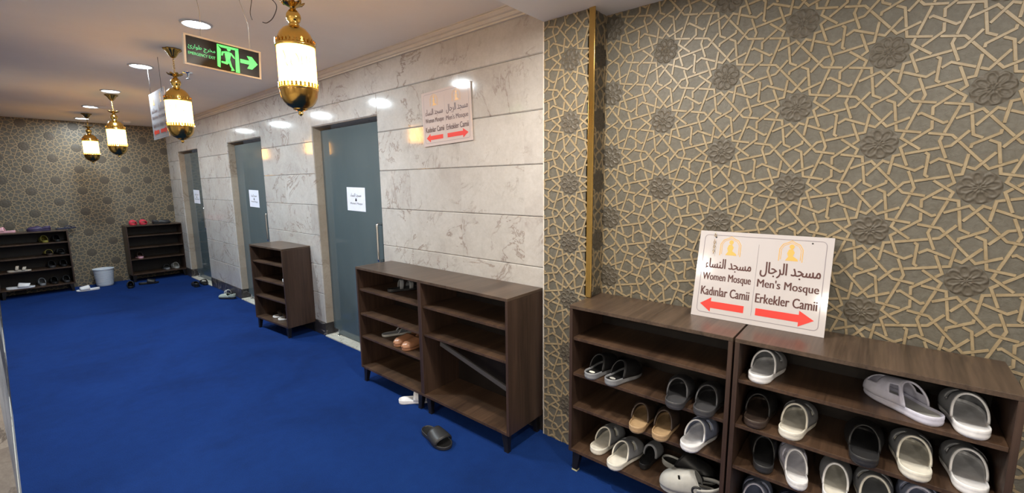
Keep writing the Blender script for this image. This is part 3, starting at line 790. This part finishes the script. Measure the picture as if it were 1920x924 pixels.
# small ceiling fittings
t = thing('sprinkler_head', 'small metal sprinkler head on the ceiling below the exit sign', 'sprinkler', (-4.95, 1.30, ZC))
MB().lathe([(.04, 0), (.038, -.006), (.012, -.008), (.010, -.03), (.0005, -.031)], 24).build('body', M['chrome'], t)
MB().tube([(.012, 0, -.028), (.018, 0, -.04), (.004, 0, -.055)], .0025, 6).tube([(-.012, 0, -.028), (-.018, 0, -.04), (-.004, 0, -.055)], .0025, 6).lathe([(.0005, -.055), (.02, -.0555), (.02, -.058), (.0005, -.0585)], 20).build('deflector', M['chrome'], t)
tag(MB().lathe([(.085, ZC-.001), (.10, ZC-.001), (.10, ZC-.008), (.088, ZC-.010), (.084, ZC-.004), (.0005, ZC-.004)], 40, (-7.84, 1.10)).build('ceiling_ring', M['soffit']), 'flat round ceiling cover beside the small far downlight', 'ceiling cover')
tag(MB().lathe([(.05, ZC), (.05, ZC-.012), (.03, ZC-.03), (.0005, ZC-.032)], 28, (-9.3, 1.55)).build('smoke_detector', M['soffit']), 'tiny smoke detector on the ceiling near the far wall corner', 'detector')

# ------------------------------------------------------------------ shoe cabinets
CW, CD, CH, CB = .80, .336, .952, .135        # one bay: width, depth, height, top of the bottom board
SH = (.385, .575, .775)
def leg(x, y, parent, tip='black'):
    b = MB(); sx = 1 if x > 0 else -1; sy = 1 if y > 0 else -1
    z1 = CB-.019
    top = [(x-.024, y-.02), (x+.024, y-.02), (x+.024, y+.02), (x-.024, y+.02)]
    bot = [(px*.62+x*.38+sx*.012, py*.62+y*.38+sy*.006) for px, py in top]
    v = [(*p, z1) for p in top]+[(*p, .006) for p in bot]
    b.add(v, [(0,1,2,3), (7,6,5,4)]+[(i, 4+i, 4+(i+1) % 4, (i+1) % 4) for i in range(4)])
    l = b.build('leg', M['black'], parent, bevel=.002)
    bx = [p[0] for p in bot]; by = [p[1] for p in bot]
    MB().box(min(bx)-.001, max(bx)+.001, min(by)-.001, max(by)+.001, 0, .008).build('foot_tip', M[tip], l)
def cabinet(name, label, bays, loc, yaw=0, missing=(), group='walnut shoe cabinets', tips=('black',)*4, w=None):
    """origin on the floor in the middle; front towards -y"""
    t = thing(name, label, 'shoe cabinet', loc, yaw, group)
    cw = w or CW; W = cw*bays; x0, x1 = -W/2, W/2; y0, y1 = -CD/2, CD/2; T = .018
    MB().box(x0, x1, y0, y1, CH-T, CH).build('top_board', M['wood_y'], t, bevel=.0012)
    for x in (x0, x1-T):
        MB().box(x, x+T, y0+.001, y1, CB-T, CH-T-.0004).build('side_panel', M['wood_z'], t, bevel=.001)
    for k in range(1, bays):
        xm = x0+k*cw
        MB().box(xm-T, xm+T, y0+.001, y1-.006, CB+.0004, CH-T-.0004).build('divider', M['wood_z'], t, bevel=.001)
    MB().box(x0+T+.0004, x1-T-.0004, y0+.001, y1-.004, CB-T, CB).build('bottom_board', M['wood_shelf'], t, bevel=.001)
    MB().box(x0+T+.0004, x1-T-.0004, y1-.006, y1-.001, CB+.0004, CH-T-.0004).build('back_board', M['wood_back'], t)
    for k in range(bays):
        a = x0+k*cw+T+.0006; c = x0+(k+1)*cw-T-.0006
        for i, z in enumerate(SH):
            if (k, i) in missing: continue
            MB().box(a, c, y0+.012, y1-.0065, z-.016, z).build('shelf', M['wood_shelf'], t, bevel=.001)
        lx = (x0+k*cw+.045, x0+(k+1)*cw-.045)
        for j, x in enumerate(lx):
            for y in (y0+.03, y1-.03):
                leg_x = x
                leg(leg_x, y, t, tips[(j if y < 0 else j+2)] if bays == 1 or (k == bays-1 and j) or (k == 0 and not j) else 'black')
    return t
Y4 = 1.922+CD/2
cabinet('shoe_cabinet', 'dark walnut shoe cabinet left of the corner sign, holding white, tan and grey clogs', 1, (-.8295, Y4, 0), tips=('glove', 'black', 'black', 'black'))
cabinet('shoe_cabinet', 'dark walnut shoe cabinet at the right, under the right half of the leaning sign', 1, (-.0215, Y4, 0))
c3 = cabinet('double_shoe_cabinet', 'long two-bay walnut shoe cabinet beside the nearest glass door, one shelf missing', 2, (-2.3625, 1.805+CD/2, 0), missing=((1, 0),), w=.7955)
b = MB(); b.box(-.368, .368, -.008, .008, -.016, .016)
o = b.build('loose_rail', M['strip'], bevel=.002); o.rotation_euler = (0, math.radians(13.5), 0); o.location = (-1.966, 1.95, .385)
tag(o, 'loose grey strip leaning diagonally inside the right bay of the long cabinet', 'strip')
cabinet('shoe_cabinet', 'small walnut shoe cabinet between the two nearer glass doors', 1, (-4.985, 1.985, 0), .07, w=.715, tips=('black', 'chrome', 'black', 'black'))
XFC = -9.5-CD/2
cabinet('shoe_cabinet', 'dark shoe cabinet against the far wall by the farthest glass door, red shoes on top', 1, (XFC, 1.772, 0), PI/2, w=.77)
cabinet('shoe_cabinet', 'dark shoe cabinet against the far wall at the left, beside the white slipper', 1, (XFC, .325, 0), PI/2, w=.78)

# bucket
def bucket():
    t = thing('bucket', 'pale blue ribbed plastic bucket on the carpet by the far wall', 'bucket', (-9.62, 1.06, 0))
    p = [(.0005, .004), (.095, .004), (.098, 0), (.102, .006)]
    for k in range(12):
        z = .02+k*.0205; r = .102+.024*z/.28
        p += [(r, z), (r+.0035, z+.005), (r+.0035, z+.012), (r, z+.016)]
    p += [(.126, .272), (.1265, .28), (.123, .28), (.121, .27), (.098, .012), (.0005, .010)]
    MB().lathe(p, 48).build('body', M['bucket'], t)
    MB().lathe([(.1245, .268), (.1335, .270), (.136, .276), (.134, .283), (.126, .285), (.1225, .281)], 48).build('rim', M['bucket'], t)
bucket()

# ------------------------------------------------------------------ shoes
def rubber(name, c, rough=.45):
    a = tuple(min(1, x*1.06) for x in c); b_ = tuple(x*.92 for x in c)
    return m_noisy(name, b_, a, 40, rough, .04)
SM = dict(white=rubber('white foam', (.86, .86, .88)), cream=rubber('cream foam', (.82, .79, .70)), lav=rubber('pale lavender foam', (.60, .60, .72)),
    grey=rubber('dark grey foam', (.055, .055, .06)), lgrey=rubber('grey foam', (.42, .42, .40)), black=rubber('black foam', (.014, .014, .015)),
    char=rubber('charcoal foam', (.028, .028, .030)), tan=rubber('tan foam', (.46, .31, .17)), brown=rubber('brown foam', (.055, .038, .030)),
    caramel=rubber('caramel leather', (.36, .17, .09), .3), red=rubber('red rubber', (.62, .035, .07)), pink=rubber('pink rubber', (.75, .42, .48)),
    purple=rubber('dark purple fabric', (.05, .035, .10)), yellow=rubber('yellow green rubber', (.26, .23, .05)), beige=rubber('beige leather', (.50, .44, .37)),
    blue=rubber('blue grey foam', (.30, .34, .48)), smoke=rubber('grey foam and painted upper shade', (.26, .27, .29)), olive=rubber('grey green fabric', (.32, .37, .33)), navy=rubber('navy foam', (.03, .035, .07)))  # smoke: real grey foam, also shade painted onto the uppers of white clogs
def outline(L, W, n=40, heel=.36, waist=.80, toe=.44):
    """half width as a function of t in 0..1, heel to toe"""
    def hw(t):
        if t < .14: s = heel*2*.5
        pts = [(0, 0), (.012, .30), (.04, .50), (.09, .66), (.16, .74), (.28, .75), (.42, .80), (.55, .92), (.66, 1.0), (.76, .99), (.85, .90), (.92, .72), (.97, .47), (.99, .27), (1, 0)]
        for (a, p), (b_, q) in zip(pts, pts[1:]):
            if t <= b_: 
                u = (t-a)/(b_-a); return (p+(q-p)*u)*W/2
        return 0
    return hw
def ring(hw, L, sc, z, n=28, side=None):
    """closed outline ring; sc shrinks it inwards"""
    ts = [.5-.5*math.cos(PI*k/n) for k in range(n+1)]
    pts = [(hw(t)*sc, (t-.5)*L*(1-(1-sc)*.35)+.5*L) for t in ts]
    left = [(-x, y) for x, y in pts[1:-1]][::-1]
    return [(x, y, z(y/L) if callable(z) else z) for x, y in pts+left]
def sole_mesh(hw, L, th, bed, n=28):
    """th(t) height of the rim, bed depth; returns sole builder and insole builder"""
    b = MB(); rings = [ring(hw, L, .90, 0.0, n), ring(hw, L, .97, lambda t: th(t)*.18, n), ring(hw, L, 1.0, lambda t: th(t)*.40, n), ring(hw, L, .975, lambda t: th(t)*.52, n), ring(hw, L, 1.0, lambda t: th(t)*.66, n),
        ring(hw, L, 1.0, lambda t: th(t)*.92, n), ring(hw, L, .965, th, n), ring(hw, L, .91, lambda t: th(t)*.985, n), ring(hw, L, .88, lambda t: th(t)-bed, n)]
    N = len(rings[0]); vs = [p for r in rings for p in r]; fs = []
    for k in range(len(rings)-1):
        for i in range(N):
            j = (i+1) % N; fs.append((k*N+i, k*N+j, (k+1)*N+j, (k+1)*N+i))
    fs.append(tuple(range(N-1, -1, -1)))
    b.add(vs, fs, 0, True)
    ins = MB(); r0 = ring(hw, L, .885, lambda t: th(t)-bed+.0005, n); m = n
    vs = []; fs = []
    ts = [.5-.5*math.cos(PI*k/n) for k in range(n+1)]
    nx = 8
    for t in ts:
        y = (t-.5)*L*(1-.115*.35)+.5*L
        for k in range(nx+1):
            u = -1+2*k/nx; vs.append((hw(t)*.885*u, y, th(t)-bed+.0008-.003*(1-u*u)*(1 if .03 < t < .97 else 0)))
    for i in range(n):
        for k in range(nx):
            a = i*(nx+1)+k; fs.append((a, a+1, a+nx+2, a+nx+1))
    ins.add(vs, fs, 0, True)
    return b, ins
def upper_mesh(hw, L, th, t0, tside, t1, h, tclose=True, cut=(), ns=18, nphi=28, pw=.75, bulge=1.0):
    """arched upper from the opening edge (t0 on top, tside at the sole) to t1"""
    b = MB(); vs = []; keep = []; rim = []; rim2 = []
    for i in range(ns+1):
        s = i/ns; s = s if not tclose else 1-(1-s)**1.4
        for k in range(nphi+1):
            ph = PI*k/nphi; sn = max(0, math.sin(ph))
            ta = tside+(t0-tside)*sn**1.2
            te = t1 if tclose else t1+(.0 if t1 > .95 else -.05*(1-sn))
            t = ta+(te-ta)*s
            y = t*L; x = -math.cos(ph)*hw(min(t, .9995))*.985*bulge
            hh = h(t)
            z = th(t)*.90+hh*sn**pw
            vs.append((x, y, z))
            if i == 0: rim.append((x, y, z))
            if i == ns: rim2.append((x, y, z))
    fs = []
    for i in range(ns):
        for k in range(nphi):
            s, d = (i+.5)/ns, (k+.5)/nphi*180
            if any(a <= s <= c and p <= d <= q for a, c, p, q in cut): continue
            a = i*(nphi+1)+k; fs.append((a, a+1, a+nphi+2, a+nphi+1))
    b.add(vs, fs, 0, True)
    return b, rim, rim2
STY = {}
def clog_h(top=.062, t0=.5):
    return lambda t: (top*(1-max(0, t-t0)/(1-t0)*.38))*(math.sqrt(max(0, 1-((max(t, .80)-.80)/.20)**2)))
def shoe(name, label, cat, x, y, z, yaw, style, cs, cu, ci=None, group=None, L=.28, W=.118, tilt=(0, 0), mirror=False):
    """origin under the heel back; toe towards local +y"""
    cu = cu or cs; ci = ci or cs
    t = thing(name, label, cat, (x, y, z), math.radians(yaw), group, tilt)
    hw = outline(L, W)
    if style in ('clog', 'clog_plain', 'croc', 'lav'):
        th = lambda q: .036-.010*min(1, q/.75)
        b, ins = sole_mesh(hw, L, th, .011)
        b.build('sole', SM[cs], t); ins.build('insole', SM[ci], t, fix=False)
        cut = ()
        if style == 'clog': cut = ((.16, .27, 22, 70), (.16, .27, 110, 158))
        if style == 'lav': cut = ((.40, .66, 36, 84), (.40, .66, 100, 144), (.06, .16, 18, 46), (.06, .16, 134, 160))
        if style == 'croc': cut = ((.30, .36, 40, 60), (.30, .36, 120, 140))
        u, rim, _ = upper_mesh(hw, L, th, *((.43, .29, .995, clog_h(.090, .43)) if style == 'croc' else (.455, .30, .995, clog_h(.076, .46))), True, cut, ns=22, nphi=30)
        up = u.build('upper', SM[cu], t, solid=.0035, fix=False)
        MB().tube(rim, .0038, 8).build('rim', SM[cs if cs in ('white', 'cream', 'lav') else cu], up)
        if style == 'croc':
            for sx in (-1, 1):
                b = MB(); cx, cyy, cz = sx*(hw(.36)+.003), .36*L, .052
                b.tube([(cx, cyy+.019*math.cos(a*PI/10), cz+.019*math.sin(a*PI/10)) for a in range(20)], .0055, 8, closed=True)
                b.build('rivet_ring', SM['black'], t)
                MB().add([(cx+sx*.002, cyy+.016*math.cos(a*PI/10), cz+.016*math.sin(a*PI/10)) for a in range(20)], [tuple(range(20))]).build('rivet', SM[cu], t, solid=.003)
            pts = []
            for k in range(21):
                a = PI*k/20; pts.append((math.cos(a)*(hw(.3)+.006), .36*L-(.36*L+.006)*math.sin(a)**.8, .056+.022*math.sin(a)))
            b = MB(); vs = []
            for p in pts: vs += [(p[0], p[1], p[2]-.009), (p[0], p[1], p[2]+.009)]
            b.add(vs, [(2*i, 2*i+2, 2*i+3, 2*i+1) for i in range(20)], 0, True); b.build('heel_strap', SM[cu], t, solid=.004)
            b = MB(); put_text(b, 'H', -.013, .013, 0, .02, lambda px, py, pz: (px, .95*L, .026+py), .001, 0, .03)
            b.v = [(px, .972*L-(pz-.03)*.75+.004, pz+.006) for px, py, pz in b.v]
            b.build('toe_mark', M['ink'], t, solid=.0015)
    elif style == 'slide':
        th = lambda q: .034-.010*min(1, q/.7)
        b, ins = sole_mesh(hw, L, th, .006)
        b.build('sole', SM[cs], t); ins.build('insole', SM[ci], t, fix=False)
        u, rim, rim2 = upper_mesh(hw, L, th, .46, .42, .84, lambda q: .058-.05*max(0, q-.46), False, (), ns=8, nphi=26, pw=.72, bulge=1.03)
        up = u.build('strap', SM[cu], t, solid=.006, fix=False)
        MB().tube(rim, .0035, 8).tube(rim2, .0035, 8).build('strap_edge', SM[cu], up)
    elif style == 'sandal':
        th = lambda q: .026-.006*min(1, q/.7)
        b, ins = sole_mesh(hw, L, th, .004)
        b.build('sole', SM[cs], t); ins.build('insole', SM[ci], t, fix=False)
        for (a0, a1, hh) in ((.36, .50, .062), (.64, .80, .045)):
            u, rim, rim2 = upper_mesh(hw, L, th, a0+.03, a0, a1, lambda q: hh, False, (), ns=4, nphi=22, pw=.72, bulge=1.02)
            up = u.build('strap', SM[cu], t, solid=.004, fix=False)
            MB().tube(rim, .0026, 6).tube(rim2, .0026, 6).build('strap_edge', SM[cu], up)
    elif style == 'flip':
        th = lambda q: .02
        b, ins = sole_mesh(hw, L, th, .002)
        b.build('sole', SM[cs], t); ins.build('insole', SM[ci], t, fix=False)
        for s in (-1, 1):
            MB().tube(smooth([(s*hw(.5)*.92, .5*L, .018), (s*hw(.56)*.75, .6*L, .045), (s*.012, .72*L, .040), (0, .78*L, .016)]), [.006]*19, 8).build('strap', SM[cu], t)
    elif style == 'shoe':
        th = lambda q: .030-.006*min(1, q/.7)
        b, ins = sole_mesh(hw, L, th, .004)
        b.build('sole', SM[cs], t); ins.build('insole', SM[ci], t, fix=False)
        u, rim, _ = upper_mesh(hw, L, th, .52, .30, .995, clog_h(.052, .5), True, (), ns=20, nphi=26)
        up = u.build('upper', SM[cu], t, solid=.003, fix=False)
        MB().tube(rim, .0028, 8).build('collar', SM[cu], up)
        # low counter round the heel
        b = MB(); vs = []; n = 26; side = []
        ts = [.34*(1-math.cos(PI/2*k/13)) for k in range(14)]
        pth = [(hw(q)*.985, q*L) for q in ts[::-1]]+[(-hw(q)*.985, q*L) for q in ts[1:]]
        rows = [0, .4, .8, 1]
        for r_ in rows:
            for x_, y_ in pth:
                q = y_/L; hh = .052*(1-.35*max(0, .18-q)/.18*0) if q < .2 else .052-.045*(q-.2)/.14*.35
                vs.append((x_*(1-.08*r_), y_+(.004*r_ if q < .15 else 0), th(q)*.9+hh*.82*r_))
        m_ = len(pth)
        fs = [(i*m_+k, i*m_+k+1, (i+1)*m_+k+1, (i+1)*m_+k) for i in range(3) for k in range(m_-1)]
        b.add(vs, fs, 0, True); b.build('heel_counter', SM[cu], t, solid=.003)
    return t
def patch(t, z=.0275, c='lgrey'):
    b = MB(); b.add([(.017*math.cos(a*PI/10), .043+.011*math.sin(a*PI/10), z) for a in range(20)], [tuple(range(20))]); b.build('insole_label', SM[c], t, solid=.0008)
G = 'slippers on the right pair of cabinets'
S1, S2, S3, SB = SH[2], SH[1], SH[0], CB
def C(label, x, y, z, yaw, cs, cu=None, ci=None, style='clog', **k):
    return shoe('clog', label, 'clog', x, y, z+.0006, yaw, style, cs, cu, ci, k.pop('group', G), **k)
# left cabinet
a = C('black slip-on with round pale heel label, first at left on the second shelf', -1.107, 1.905, S2, -6, 'smoke', 'black', 'black', 'clog_plain', W=.105, L=.262); patch(a, c='cream')
a = C('black slip-on with round grey heel label, second from left on the second shelf', -.992, 1.905, S2, -12, 'smoke', 'black', 'black', 'clog_plain', W=.105, L=.262); patch(a)
C('charcoal grey clog, left of the pair on the second shelf', -.648, 1.875, S2, 8, 'grey', 'grey', 'grey', 'clog_plain', L=.27)
C('charcoal grey clog, right of the pair on the second shelf beside the side panel', -.530, 1.885, S2, 2, 'grey', 'grey', 'grey', 'clog_plain', L=.27)
C('tan clog, left of the tan pair on the third shelf', -.829, 1.885, S3, 8, 'tan', 'brown', 'tan', 'clog_plain', L=.265, W=.108)
C('tan clog, right of the tan pair beside a white clog', -.716, 1.89, S3, 6, 'tan', 'brown', 'tan', 'clog_plain', L=.265, W=.108)
C('single white clog at right on the third shelf beside the tan pair', -.588, 1.893, S3, -6, 'white', 'blue', 'white', 'clog')
C('white clog with upper greyed as shade, left of the pair at the bottom left', -1.085, 1.947, SB, -4, 'cream', 'smoke', 'cream', 'clog')
C('white clog with upper greyed as shade, right of the pair at the bottom left', -.953, 1.887, SB, -6, 'cream', 'smoke', 'cream', 'clog')
shoe('slide_sandal', 'dark ridged slide at the back of the bottom board behind the white clogs', 'slide', -.830, 1.99, SB+.0006, 0, 'slide', 'black', 'smoke', 'black', G, L=.235, W=.075)
C('grey-soled dark clog lying sideways at the back of the bottom board', -.775, 2.125, SB, -93, 'lgrey', 'black', 'black', 'clog_plain', L=.27, W=.098)
C('light grey strapped clog with black ring rivet, toe to the left at the bottom', -.462, 2.003, SB, 103, 'lgrey', 'lgrey', 'smoke', 'croc', L=.262, W=.112)
# right cabinet
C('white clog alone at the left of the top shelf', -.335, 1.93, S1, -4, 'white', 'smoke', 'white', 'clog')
C('lavender translucent clog lying diagonal at the right of the top shelf', .205, 1.95, S1, 42, 'lav', 'lav', 'lgrey', 'lav')
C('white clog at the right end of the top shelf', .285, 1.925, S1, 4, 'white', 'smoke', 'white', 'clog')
C('dark brown clog at the left of the second shelf down', -.335, 1.93, S2, 2, 'brown', 'black', 'brown', 'clog_plain')
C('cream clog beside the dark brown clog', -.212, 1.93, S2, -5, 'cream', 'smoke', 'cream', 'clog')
C('black clog with thin pale rim, alone in the middle of the second shelf down', .025, 1.905, S2, 2, 'char', 'black', 'char', 'clog_plain')
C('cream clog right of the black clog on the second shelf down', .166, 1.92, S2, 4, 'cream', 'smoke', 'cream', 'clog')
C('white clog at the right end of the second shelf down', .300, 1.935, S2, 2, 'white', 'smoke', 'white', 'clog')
C('black clog at the left of the third shelf down', -.288, 1.94, S3, 10, 'char', 'black', 'char', 'clog_plain', W=.104)
C('lavender translucent clog turned askew beside the black clog, third shelf down', -.160, 1.915, S3, 14, 'white', 'lav', 'white', 'lav', L=.28, W=.10)
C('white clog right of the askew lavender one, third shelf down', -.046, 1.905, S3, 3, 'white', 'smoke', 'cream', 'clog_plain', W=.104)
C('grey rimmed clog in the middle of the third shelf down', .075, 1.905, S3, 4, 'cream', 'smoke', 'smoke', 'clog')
C('blue grey clog right of the middle on the third shelf down', .197, 1.93, S3, 2, 'lav', 'blue', 'blue', 'clog')
C('blue grey clog at the left on the bottom board, cut by the photo edge', -.325, 1.955, SB, 3, 'lav', 'blue', 'blue', 'clog')
C('dark blue clog second from left on the bottom board, cut by the photo edge', -.195, 1.955, SB, 0, 'navy', 'navy', 'navy', 'clog')
# long cabinet and carpet near it
G3 = 'footwear in and under the long cabinet'
shoe('leather_shoe', 'caramel shoe with blunt toe, left of the pair in the long cabinet', 'shoe', -2.700, 2.085, S3+.0006, 176, 'shoe', 'caramel', 'caramel', 'brown', G3, L=.255, W=.095)
shoe('leather_shoe', 'caramel shoe with blunt toe, right of the pair beside the divider', 'shoe', -2.585, 2.075, S3+.0006, 176, 'shoe', 'caramel', 'caramel', 'brown', G3, L=.255, W=.095)
shoe('flat_sandal', 'flat grey sandal left of the caramel shoes on the third shelf', 'sandal', -2.985, 1.90, S3+.0006, -22, 'flip', 'lgrey', 'smoke', 'smoke', G3, L=.25, W=.095)
shoe('dark_sandal', 'dark sandal on the top shelf of the left bay of the long cabinet', 'sandal', -2.85, 1.885, S1+.0006, -20, 'sandal', 'char', 'smoke', 'char', G3, L=.25, W=.095)
shoe('slide_sandal', 'white slide poking out from under the long cabinet', 'slide', -2.60, 1.765, .0006, -38, 'slide', 'white', 'white', 'white', G3, L=.26, W=.10)
shoe('slide_sandal', 'black open-toe slide alone on the blue carpet before the long cabinet', 'slide', -2.165, 1.655, .0006, -98, 'slide', 'char', 'char', 'black', G3, L=.285, W=.112)
# small cabinet
G2 = 'footwear in the small cabinet'
shoe('slide_sandal', 'white slide on the third board from the bottom of the small cabinet, half hidden', 'slide', -4.80, 1.90, S2+.0006, -10, 'slide', 'white', 'white', 'white', G2, L=.24, W=.09)
shoe('sandal', 'white strapped sandal, left of the pair at the bottom of the small cabinet', 'sandal', -5.02, 2.12, SB+.0006, 165, 'sandal', 'white', 'brown', 'beige', G2, L=.25, W=.095)
shoe('sandal', 'white strapped sandal, right of the pair at the bottom of the small cabinet', 'sandal', -4.89, 2.12, SB+.0006, 168, 'sandal', 'white', 'brown', 'beige', G2, L=.25, W=.095)
# along the doors
GD = 'footwear along the corridor edge'
shoe('sneaker', 'black and grey-green shoe on the carpet before the middle glass door', 'shoe', -6.93, 2.09, .0006, 120, 'shoe', 'char', 'olive', 'char', GD, L=.26, W=.10)
shoe('strappy_sandal', 'thin strapped dark sandal standing against the baseboard by the middle door', 'sandal', -7.15, 2.095, .0006, 85, 'sandal', 'char', 'lgrey', 'char', GD, L=.23, W=.08)
shoe('dark_slipper', 'black slipper on the carpet before the farthest glass door, nearer one', 'slipper', -8.22, 1.965, .0006, 84, 'shoe', 'black', 'black', 'black', GD, L=.26, W=.10)
shoe('dark_slipper', 'black slipper on the carpet before the farthest glass door, farther one', 'slipper', -8.27, 2.10, .0006, 86, 'slide', 'black', 'black', 'black', GD, L=.26, W=.10)
# far end carpet
GF = 'footwear at the far end of the carpet'
shoe('white_slipper', 'white slipper on the carpet between the far left cabinet and the bucket', 'slipper', -9.33, .96, .0006, 178, 'slide', 'white', 'white', 'white', GF, L=.27, W=.10)
bpy.data.objects['white_slipper'].rotation_euler.z = math.radians(172)
shoe('dark_slipper', 'small black slipper seen end-on on the carpet at the far end', 'slipper', -8.98, 1.275, .0006, 80, 'clog_plain', 'black', 'black', 'black', GF, L=.24, W=.10)
shoe('dark_slipper', 'black slipper lying before the far right cabinet', 'slipper', -9.20, 1.41, .0006, -12, 'slide', 'black', 'black', 'black', GF, L=.26, W=.10)
# far left cabinet
GL = 'footwear in the far left cabinet'
def FX(name, label, cat, yy, z, yaw, style, cs, cu, ci=None, dx=0, L=.25, W=.095, group=GL):
    return shoe(name, label, cat, -9.53+dx, yy, z+.0006, yaw, style, cs, cu, ci, group, L=L, W=W)
FX('pink_sandal', 'pink striped shoe on top of the far left cabinet, at the photo edge', 'shoe', .19, CH, 168, 'slide', 'pink', 'pink', dx=-.06)
FX('purple_shoe', 'dark purple shoe on top of the far left cabinet', 'shoe', .545, CH, 172, 'shoe', 'purple', 'purple', dx=-.06)
FX('flat_sandal', 'dark flat sandal right of the purple shoe on the far left cabinet', 'sandal', .60, CH, 20, 'flip', 'navy', 'navy', dx=-.16)
FX('yellow_slipper', 'yellow green slipper on the top shelf of the far left cabinet', 'slipper', .47, S1, 96, 'clog_plain', 'yellow', 'yellow', dx=-.015)
FX('dark_slipper', 'black slipper right of the yellow one in the far left cabinet', 'slipper', .60, S1, 96, 'clog_plain', 'black', 'black', dx=-.015)
FX('olive_slipper', 'dull yellow slipper on the second shelf of the far left cabinet', 'slipper', .50, S2, 96, 'slide', 'brown', 'yellow', dx=-.015)
FX('dark_slipper', 'black slipper at the right of the second shelf, far left cabinet', 'slipper', .63, S2, 98, 'slide', 'black', 'black', dx=-.015)
FX('beige_sandal', 'beige strapped sandal lying along the third shelf of the far left cabinet', 'sandal', .04, S3, -8, 'sandal', 'beige', 'beige', dx=-.02, L=.24)
FX('dark_slipper', 'dark grey slipper on the third shelf of the far left cabinet', 'slipper', .50, S3, 92, 'clog_plain', 'grey', 'char', dx=-.015)
FX('dark_slipper', 'black slipper at the right of the third shelf, far left cabinet', 'slipper', .625, S3, 92, 'clog_plain', 'black', 'char', dx=-.015)
FX('white_sneaker', 'white and grey shoe lying along the bottom board of the far left cabinet', 'shoe', .00, SB, -6, 'slide', 'white', 'white', 'smoke', dx=-.03, L=.29, W=.11)
FX('grey_slipper', 'grey slipper in the middle of the bottom board, far left cabinet', 'slipper', .37, SB, 92, 'clog_plain', 'smoke', 'smoke', dx=-.015)
FX('dark_slipper', 'black slipper between grey slippers on the bottom board, far left cabinet', 'slipper', .50, SB, 92, 'clog_plain', 'black', 'black', dx=-.015)
FX('grey_slipper', 'dark grey slipper at the right of the bottom board, far left cabinet', 'slipper', .63, SB, 92, 'clog_plain', 'grey', 'grey', dx=-.015)
# far right cabinet
GR = 'footwear in the far right cabinet'
FX('red_sandal', 'red rubber slipper, left of the red pair on top of the far right cabinet', 'slipper', 1.515, CH, -92, 'slide', 'red', 'red', dx=.0, group=GR)
bpy.data.objects['red_sandal'].location.x = -9.80; 
FX('red_sandal', 'red rubber slipper, right of the red pair on top of the far right cabinet', 'slipper', 1.645, CH, -90, 'slide', 'red', 'red', dx=-.27, group=GR)
FX('dark_shoe', 'black shoe beside the red pair on top of the far right cabinet', 'shoe', 1.755, CH, 5, 'shoe', 'black', 'char', dx=-.05, group=GR)
bpy.data.objects['dark_shoe'].rotation_euler.z = math.radians(-8)
FX('pink_rimmed_slipper', 'pale pink slipper seen heel-on inside the far right cabinet', 'slipper', 1.545, S3, 92, 'clog_plain', 'pink', 'brown', 'brown', dx=.01, group=GR, W=.10)
FX('grey_slipper', 'small grey slipper at the bottom of the far right cabinet', 'slipper', 1.895, SB, 92, 'slide', 'smoke', 'char', 'smoke', dx=-.02, group=GR)
FX('white_slipper', 'whitish slipper at the bottom right of the far right cabinet', 'slipper', 2.03, SB, 92, 'clog_plain', 'lgrey', 'lgrey', 'cream', dx=-.02, group=GR, W=.105)
